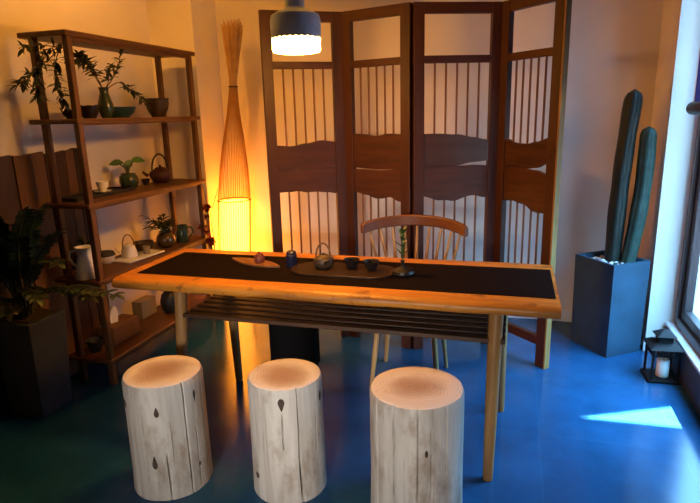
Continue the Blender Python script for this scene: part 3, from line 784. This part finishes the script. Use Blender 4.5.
# ------------------------------------------------------------------ red dried flowers behind the table end
o = thing('dried_flower_vase', 'slim dark floor vase with red dried blooms beside the glowing lamp', 'vase', (-2.10, 3.56, 0))
MB().lathe([(0, 0), (.035, 0), (.038, .1), (.036, .3), (.025, .42), (.03, .46), (.024, .46), (.02, .4), (0, .38)], 24).build('body', M['darkglaze'], o)
tw = MB(); random.seed(8)
for (p, s2) in (((-.035, .02, .85), .034), ((-.085, .02, .70), .040), ((-.022, .0, .605), .042), ((-.05, .03, .78), .022), ((-.05, .01, .668), .026)):
    tw.tube([(0, 0, .42), (p[0]*.4, p[1]*.5, .55 if p[2] > .62 else .5), V(p)*.99], .0025, 5)
    fl_ = MB(); fl_.lathe([(0, -s2*.35), (s2*.35, -s2*.2), (s2*.45, 0), (s2*.3, s2*.3), (0, s2*.4)], 10, c=p)
    for i in range(34):
        d = V((random.uniform(-1, 1), random.uniform(-1, 1), random.uniform(-.6, 1))).normalized()
        fl_.leaf(V(p)+d*s2*.3, d, (random.uniform(-1, 1), random.uniform(-1, 1), 1), s2*.75, s2*.6, .2, fold=.5)
    fl_.build('bloom', M['redberry'], o, smooth=60)
tw.tube([(0, 0, .42), (0, .02, .62), (-.02, .03, .80), (.02, .04, .90), (.05, .05, .99)], [.003, .003, .002, .002, .001], 5)
tw.tube([(0, 0, .42), (0, .02, .56), (.02, .03, .64), (.07, .05, .70)], [.003, .003, .002, .001], 5)
tw.build('twigs', M['twig'], o)

# ------------------------------------------------------------------ planks leaning on the left wall
for (y0, y1, ht, mat, lab) in ((1.98, 2.352, 1.318, 'plank_red', 'reddish wooden plank leaning on the left wall, nearest the picture edge'),
                               (2.36, 2.565, 1.322, 'plank_mid', 'light brown wide wooden plank leaning on the wall behind the large plant'),
                               (2.57, 2.72, 1.318, 'plank_red', 'reddish brown plank on the left wall seen between the two near shelf posts'),
                               (2.723, 2.79, 1.325, 'plank_mid', 'narrow light brown plank on the wall behind the near front shelf post'),
                               (2.793, 2.90, 1.335, 'plank_dark', 'darkest wooden plank leaning on the wall behind the shelf')):
    w = y1-y0
    mb = MB(); mm = 12
    poly = [(-w/2, 0), (w/2, 0), (w/2, ht+.006), (w*.2, ht), (-w*.2, ht-.006), (-w/2, ht-.002)]
    mb.prism(poly, -.011, .011, M=Matrix(((0, 0, 1, 0), (1, 0, 0, 0), (0, 1, 0, 0), (0, 0, 0, 1))))
    ob = mb.build('wood_plank', M[mat], loc=(XL+.043, (y0+y1)/2, .001), bevel=.002, bseg=1)
    ob.rotation_euler = (0, radians(-.9), 0)
    tag(ob, lab, 'plank', 'planks leaning on the left wall')

# ------------------------------------------------------------------ big plant in planter (left)
o = thing('potted_plant', 'large dark glossy-leaved plant in a square dark concrete planter', 'plant', (-2.385, 2.15, 0))
hb, ht = .105, .117
mb = MB()
mb.frustum((hb, hb), (ht, ht), (0, 0), (.015, 0), 0, .52)
pt = mb.build('planter', M['concretedark'], o, bevel=.006)
MB().frustum((ht-.025, ht-.025), (ht-.025, ht-.025), (.015, 0), (.015, 0), .515, .528).build('soil', M['soil'], o)
st = MB(); l2 = MB(); random.seed(17)
def frond(base, ctrl, tip_, n=17, L=.062, w=.027):
    base, ctrl, tip_ = V(base), V(ctrl), V(tip_)
    pts = [base*(1-t)**2+ctrl*2*t*(1-t)+tip_*t*t for t in [i/14 for i in range(15)]]
    st.tube(pts, [.007*(1-.7*i/14) for i in range(15)], 6)
    for i in range(n):
        t = .3+.7*i/(n-1); q = t*14; k_ = min(13, int(q)); p = pts[k_].lerp(pts[k_+1], q-k_)
        d = (pts[k_+1]-pts[k_]).normalized()
        side = d.cross(V((0, 0, 1)))
        if side.length < .1: side = V((1, 0, 0))
        side.normalize(); nn = side.cross(d)
        for sgn in (-1, 1):
            dd = side*sgn*.9 + d*.55 + V((random.uniform(-.2, .2), random.uniform(-.2, .2), random.uniform(0, .35)))
            l2.leaf(p, dd, nn if nn.z > 0 else -nn, L*random.uniform(.8, 1.1)*(1-.35*abs(t-.6)), w*random.uniform(.85, 1.1), .25)
        if i == n-1: l2.leaf(p, d, nn, L, w, .2)
for i in range(11):
    a = 2*pi*i/11+.2; e = random.uniform(.5, 1.0)
    frond((.03*cos(a), .03*sin(a), .52), (.06*cos(a), .06*sin(a), .85+.1*e), (max(-.12, .25*e*cos(a)), .2*e*sin(a)-.06, .86+.24*random.random()))
for (c_, t_) in (((.14, -.05, .90), (.40, -.15, .86)), ((.24, -.14, .80), (.70, -.17, .735)), ((.20, -.14, .80), (.54, -.15, .71)), ((.1, -.1, .95), (.22, -.12, 1.08)),
                 ((.05, -.1, .95), (.05, -.22, 1.10)), ((.12, .0, .9), (.33, -.05, .98)), ((-.02, -.12, .9), (-.05, -.3, .95)), ((.14, -.12, .8), (.36, -.25, .72)), ((.1, -.14, .75), (.22, -.28, .66)), ((.0, -.14, .75), (.02, -.30, .66))):
    frond((.02, -.02, .52), c_, t_)
for mb in (st, l2): mb.v = [(max(x, -.10), y, z) for x, y, z in mb.v]
st.build('stems', M['stem'], o); l2.build('leaves', M['leafdark'], o, smooth=60)

# ------------------------------------------------------------------ cactus
ang = atan2(3.648-3.49, .792-.574)
cc = V((.585+.81*.139-.586*.16, 3.455+.586*.139+.81*.16))
o = thing('potted_cactus', 'two-stemmed columnar cactus in a tall square blue-grey planter', 'plant', (cc.x, cc.y, 0))
mb = MB()
hx_, hy_ = .139, .160
mb.frustum((hx_*.95, hy_*.96), (hx_, hy_), (0, 0), (0, 0), 0, .585)
mb.v = [tuple(Matrix.Rotation(ang, 3, 'Z') @ V(p)) for p in mb.v]
# open the top: rim + recess
mb.f = [f for i, f in enumerate(mb.f) if i != 1]; mb.mi = mb.mi[:-1]
def rectz(h1, h2, z): return [tuple(Matrix.Rotation(ang, 3, 'Z') @ V((sx*h1, sy*h2, z))) for sx, sy in ((-1, -1), (1, -1), (1, 1), (-1, 1))]
mb.v += rectz(hx_-.018, hy_-.018, .585) + rectz(hx_-.02, hy_-.02, .545)
mb.f += [(4+i, 4+(i+1) % 4, 8+(i+1) % 4, 8+i) for i in range(4)] + [(8+i, 8+(i+1) % 4, 12+(i+1) % 4, 12+i) for i in range(4)] + [(12, 13, 14, 15)]
mb.mi += [0]*9
mb.build('planter', M['concrete'], o, smooth=0)
pb = MB(); random.seed(4)
for i in range(120):
    p = Matrix.Rotation(ang, 3, 'Z') @ V((random.uniform(-1, 1)*(hx_-.035), random.uniform(-1, 1)*(hy_-.035), .552+.01*random.random()))
    r = random.uniform(.008, .016)
    pb.lathe([(0, -r*.6), (r*.8, -r*.35), (r, 0), (r*.8, r*.35), (0, r*.6)], 8, c=p)
pbo = pb.build('pebbles', M['pebble'], o); pbo['kind'] = 'stuff'
def cactus_stem(base, top, r0, lean, ribs=7, bumps=.03):
    mb = MB(); base = V(base); top = V(top); NS = 84; NZ = 46; vs = []
    Ht = (top-base).length
    for i in range(NZ+1):
        t = i/NZ
        p = base.lerp(top, t) + V((lean*sin(pi*t), 0, 0))
        rr = r0*(.86+.14*min(1, t*5))*(1+bumps*sin(t*Ht*21+ribs))
        q = (1-t)*Ht
        if q < r0*1.4: rr *= sqrt(max(0.0004, 1-(1-q/(r0*1.4))**2))
        for k_ in range(NS):
            th = 2*pi*k_/NS
            r = rr*(1+.10*abs(cos(ribs*th/2))**.6-.08)
            vs.append(p+V((r*cos(th), r*sin(th), 0)))
    fs = [(i*NS+k_, i*NS+(k_+1) % NS, (i+1)*NS+(k_+1) % NS, (i+1)*NS+k_) for i in range(NZ) for k_ in range(NS)]
    fs += [tuple(reversed(range(NS))), tuple(range(NZ*NS, NZ*NS+NS))]
    return mb.add(vs, fs)
cactus_stem((.006, .02, .53), (.046, .02, 1.585), .050, -.012).build('stem', M['cactus'], o, smooth=70)
cactus_stem((.082, -.015, .53), (.135, .0, 1.375), .046, .020).build('stem', M['cactus2'], o, smooth=70)

# ------------------------------------------------------------------ lantern with candle
o = thing('candle_lantern', 'small black metal lantern with open sides on the floor by the window', 'lantern', (.838, 3.255, 0), radians(4))
w = .074
MB().box(-w-.008, w+.008, -w-.008, w+.008, 0, .016).build('base', M['black'], o, bevel=.003)
for sx in (-1, 1):
    for sy in (-1, 1):
        MB().box(sx*w*.88-.006, sx*w*.88+.006, sy*w*.88-.006, sy*w*.88+.006, .016, .196).build('corner_post', M['black'], o, bevel=.001)
fr = MB()
for sg in (-1, 1):
    fr.box(-w*.8, w*.8, sg*w*.88-.004, sg*w*.88+.004, .150, .158).box(sg*w*.88-.004, sg*w*.88+.004, -w*.8, w*.8, .150, .158)
    for q in (-.62, -.31, 0, .31, .62):
        fr.box(q*w-.004, q*w+.004, sg*w*.88-.003, sg*w*.88+.003, .157, .196).box(sg*w*.88-.003, sg*w*.88+.003, q*w-.004, q*w+.004, .157, .196)
fr.build('slotted_band', M['black'], o, smooth=0)
MB().frustum((w+.014, w+.014), (.050, .050), (0, 0), (0, 0), .195, .222).build('roof', M['black'], o, bevel=.002)
MB().box(-.036, .036, -.036, .036, .222, .258).frustum((.052, .052), (.010, .010), (0, 0), (0, 0), .258, .290).build('chimney', M['black'], o, bevel=.002)

o = thing('pillar_candle', 'white pillar candle standing inside the black lantern', 'candle', (.845, 3.25, .0165))
MB().lathe([(0, 0), (.031, 0), (.033, .003), (.033, .095), (.029, .100), (.02, .096), (0, .094)], 32).build('wax', M['wax'], o)
MB().tube([(0, 0, .093), (.001, 0, .106)], .0015, 6).build('wick', M['black'], o)

# ------------------------------------------------------------------ chair behind the table
o = thing('wooden_chair', 'light wooden chair with curved spindle back behind the table', 'chair', (-.525, 2.93, 0))
seat = []
for i in range(40):
    a = 2*pi*i/40; c_, s_ = cos(a), sin(a)
    seat.append((.215*math.copysign(abs(c_)**.55, c_), .20*math.copysign(abs(s_)**.55, s_)))
MB().prism(seat, .415, .445).build('seat', M['chairseat'], o, bevel=.008)
cr = []
NSEG = 20
def crest(t):  # t -1..1
    a = t*radians(62)
    return V((.325*sin(a)*1.02, .30*(cos(a)-1)+.235, (.882-.03*t*t)))
pts = [crest(-1+2*i/NSEG) for i in range(NSEG+1)]
vs = []
for i, p in enumerate(pts):
    tn = (pts[min(i+1, NSEG)]-pts[max(i-1, 0)]); nrm = V((tn.y, -tn.x, 0)).normalized()
    e = 1 if 0 < i < NSEG else .8
    hz = .031*e
    for (u, z) in ((-.014, -hz), (.014, -hz), (.014, hz), (-.014, hz)):
        vs.append(p+nrm*u+V((0, 0, z)))
fs = [(i*4+k_, i*4+(k_+1) % 4, (i+1)*4+(k_+1) % 4, (i+1)*4+k_) for i in range(NSEG) for k_ in range(4)]+[(3, 2, 1, 0), tuple(range(NSEG*4, NSEG*4+4))]
MB().add(vs, fs).build('crest_rail', M['chairwood'], o, bevel=.008, bseg=3)
for i in range(9):
    t = -.82+1.64*i/8
    p = crest(t); b = V((.175*t/.82, .165-.03*t*t, .44))
    MB().tube([b, b.lerp(p, .5), p+V((0, 0, -.027))], [.0075, .0095, .007], 10).build('spindle', M['chairleg'], o)
for (sx, sy) in ((-1, -1), (1, -1), (-1, 1), (1, 1)):
    MB().tube([(sx*.145, sy*.14, .416), (sx*.165, sy*.165, .22), (sx*.185, sy*.19, 0)], [.014, .0155, .010], 12).build('leg', M['chairleg'], o)
# ------------------------------------------------------------------ black box under / behind the table
o = thing('black_box', 'black rectangular box standing on the floor behind the table', 'box', (-1.24, 2.95, 0))
MB().box(-.145, .145, -.05, .05, .012, .36).build('body', M['blackbox'], o, bevel=.008)
MB().box(-.13, .13, -.04, .04, 0, .012).build('base', M['black'], o, smooth=0)

# ------------------------------------------------------------------ lights
def light(name, kind, loc, **kw):
    l = bpy.data.lights.new(name, kind); o = bpy.data.objects.new(name, l); COL.objects.link(o); o.location = loc
    for a, b in kw.items(): setattr(l, a, b)
    return o
so = light('sun', 'SUN', (4, 2, 6), energy=230.0, angle=radians(.06), color=(1, .96, .9))
so.rotation_euler = SUN.to_track_quat('-Z', 'Y').to_euler()
for (x, y, e) in ((-2.1, 2.7, 50), (-.9, 2.9, 16), (-1.9, 3.6, 10), (-.1, 3.1, 12)):
    struct(MB().lathe([(.045, 0), (.065, 0), (.065, .012), (.045, .012), (.045, 0)], 28).build('trim_downlight', M['baseboard'], loc=(x, y, H-.013)))
    light('ceiling_downlight', 'SPOT', (x, y, 2.86), energy=e, color=(1, .38, .035), spot_size=radians(150), spot_blend=.6, shadow_soft_size=.05)
al = light('stool_fill_light', 'AREA', (-.35, -1.9, 1.25), energy=6.5, color=(1, .9, .8), shape='RECTANGLE', size=.8, size_y=.5, spread=radians(31))  # added fill behind the camera to brighten the stool fronts
al.rotation_euler = V((-.115, 1, -.225)).to_track_quat('-Z', 'Y').to_euler()
wf = MB().box(-.46, .46, -.03, .03, -.31, -.25).box(-.46, .46, -.03, .03, .25, .31).box(-.46, -.40, -.03, .03, -.25, .25).box(.40, .46, -.03, .03, -.25, .25)  # frame added around the fill light; no opening behind it
struct(wf.build('window_2', M['winframe'], loc=(-.35, -1.96, 1.25), smooth=0))
# portal that only guides sky sampling through the glazing
for i, (y0, y1) in enumerate(bays):
    po = light('window_portal', 'AREA', (1.09, (y0+y1)/2, 1.41), shape='RECTANGLE', size=y1-y0, size_y=2.4)
    po.rotation_euler = V((-1, 0, 0)).to_track_quat('-Z', 'Y').to_euler()
    po.data.cycles.is_portal = True

w = bpy.data.worlds.new('world'); S.world = w; w.use_nodes = True
N, L = w.node_tree.nodes, w.node_tree.links
bg = N['Background']
tc = N.new('ShaderNodeTexCoord'); sx = N.new('ShaderNodeSeparateXYZ'); L.new(tc.outputs['Generated'], sx.inputs[0])
rp = ramp(N, [(.0, (.02, .04, .06)), (.35, (.035, .09, .15)), (.72, (.25, .60, 1.0)), (1, (.25, .60, 1.0))])
L.new(sx.outputs[2], rp.inputs['Fac']); L.new(rp.outputs['Color'], bg.inputs['Color'])
bg.inputs['Strength'].default_value = 45

# ------------------------------------------------------------------ camera
yaw, pit, rol = radians(16.48), radians(13.84), radians(1.53)
f = V((-sin(yaw)*cos(pit), cos(yaw)*cos(pit), -sin(pit))); r = V((cos(yaw), sin(yaw), 0)); d = f.cross(r)
r2 = r*cos(rol)+d*sin(rol); d2 = -r*sin(rol)+d*cos(rol)
cam = bpy.data.cameras.new('camera'); co = bpy.data.objects.new('camera', cam); COL.objects.link(co)
mw = Matrix.Identity(4)
for i in range(3):
    mw[i][0] = r2[i]; mw[i][1] = -d2[i]; mw[i][2] = -f[i]
mw[2][3] = 1.49
co.matrix_world = mw
cam.sensor_width = 36; cam.sensor_fit = 'HORIZONTAL'; cam.lens = 560/700*36; cam.clip_start = .05
S.camera = co
S.view_settings.view_transform = 'Standard'; S.view_settings.look = 'None'
S.view_settings.exposure = 0; S.view_settings.gamma = 1; S.view_settings.use_curve_mapping = False
S.cycles.use_denoising = True
S.cycles.max_bounces = 8; S.cycles.diffuse_bounces = 5; S.cycles.glossy_bounces = 4; S.cycles.transparent_max_bounces = 16
S.cycles.caustics_reflective = False; S.cycles.caustics_refractive = False
S.cycles.sample_clamp_indirect = 6
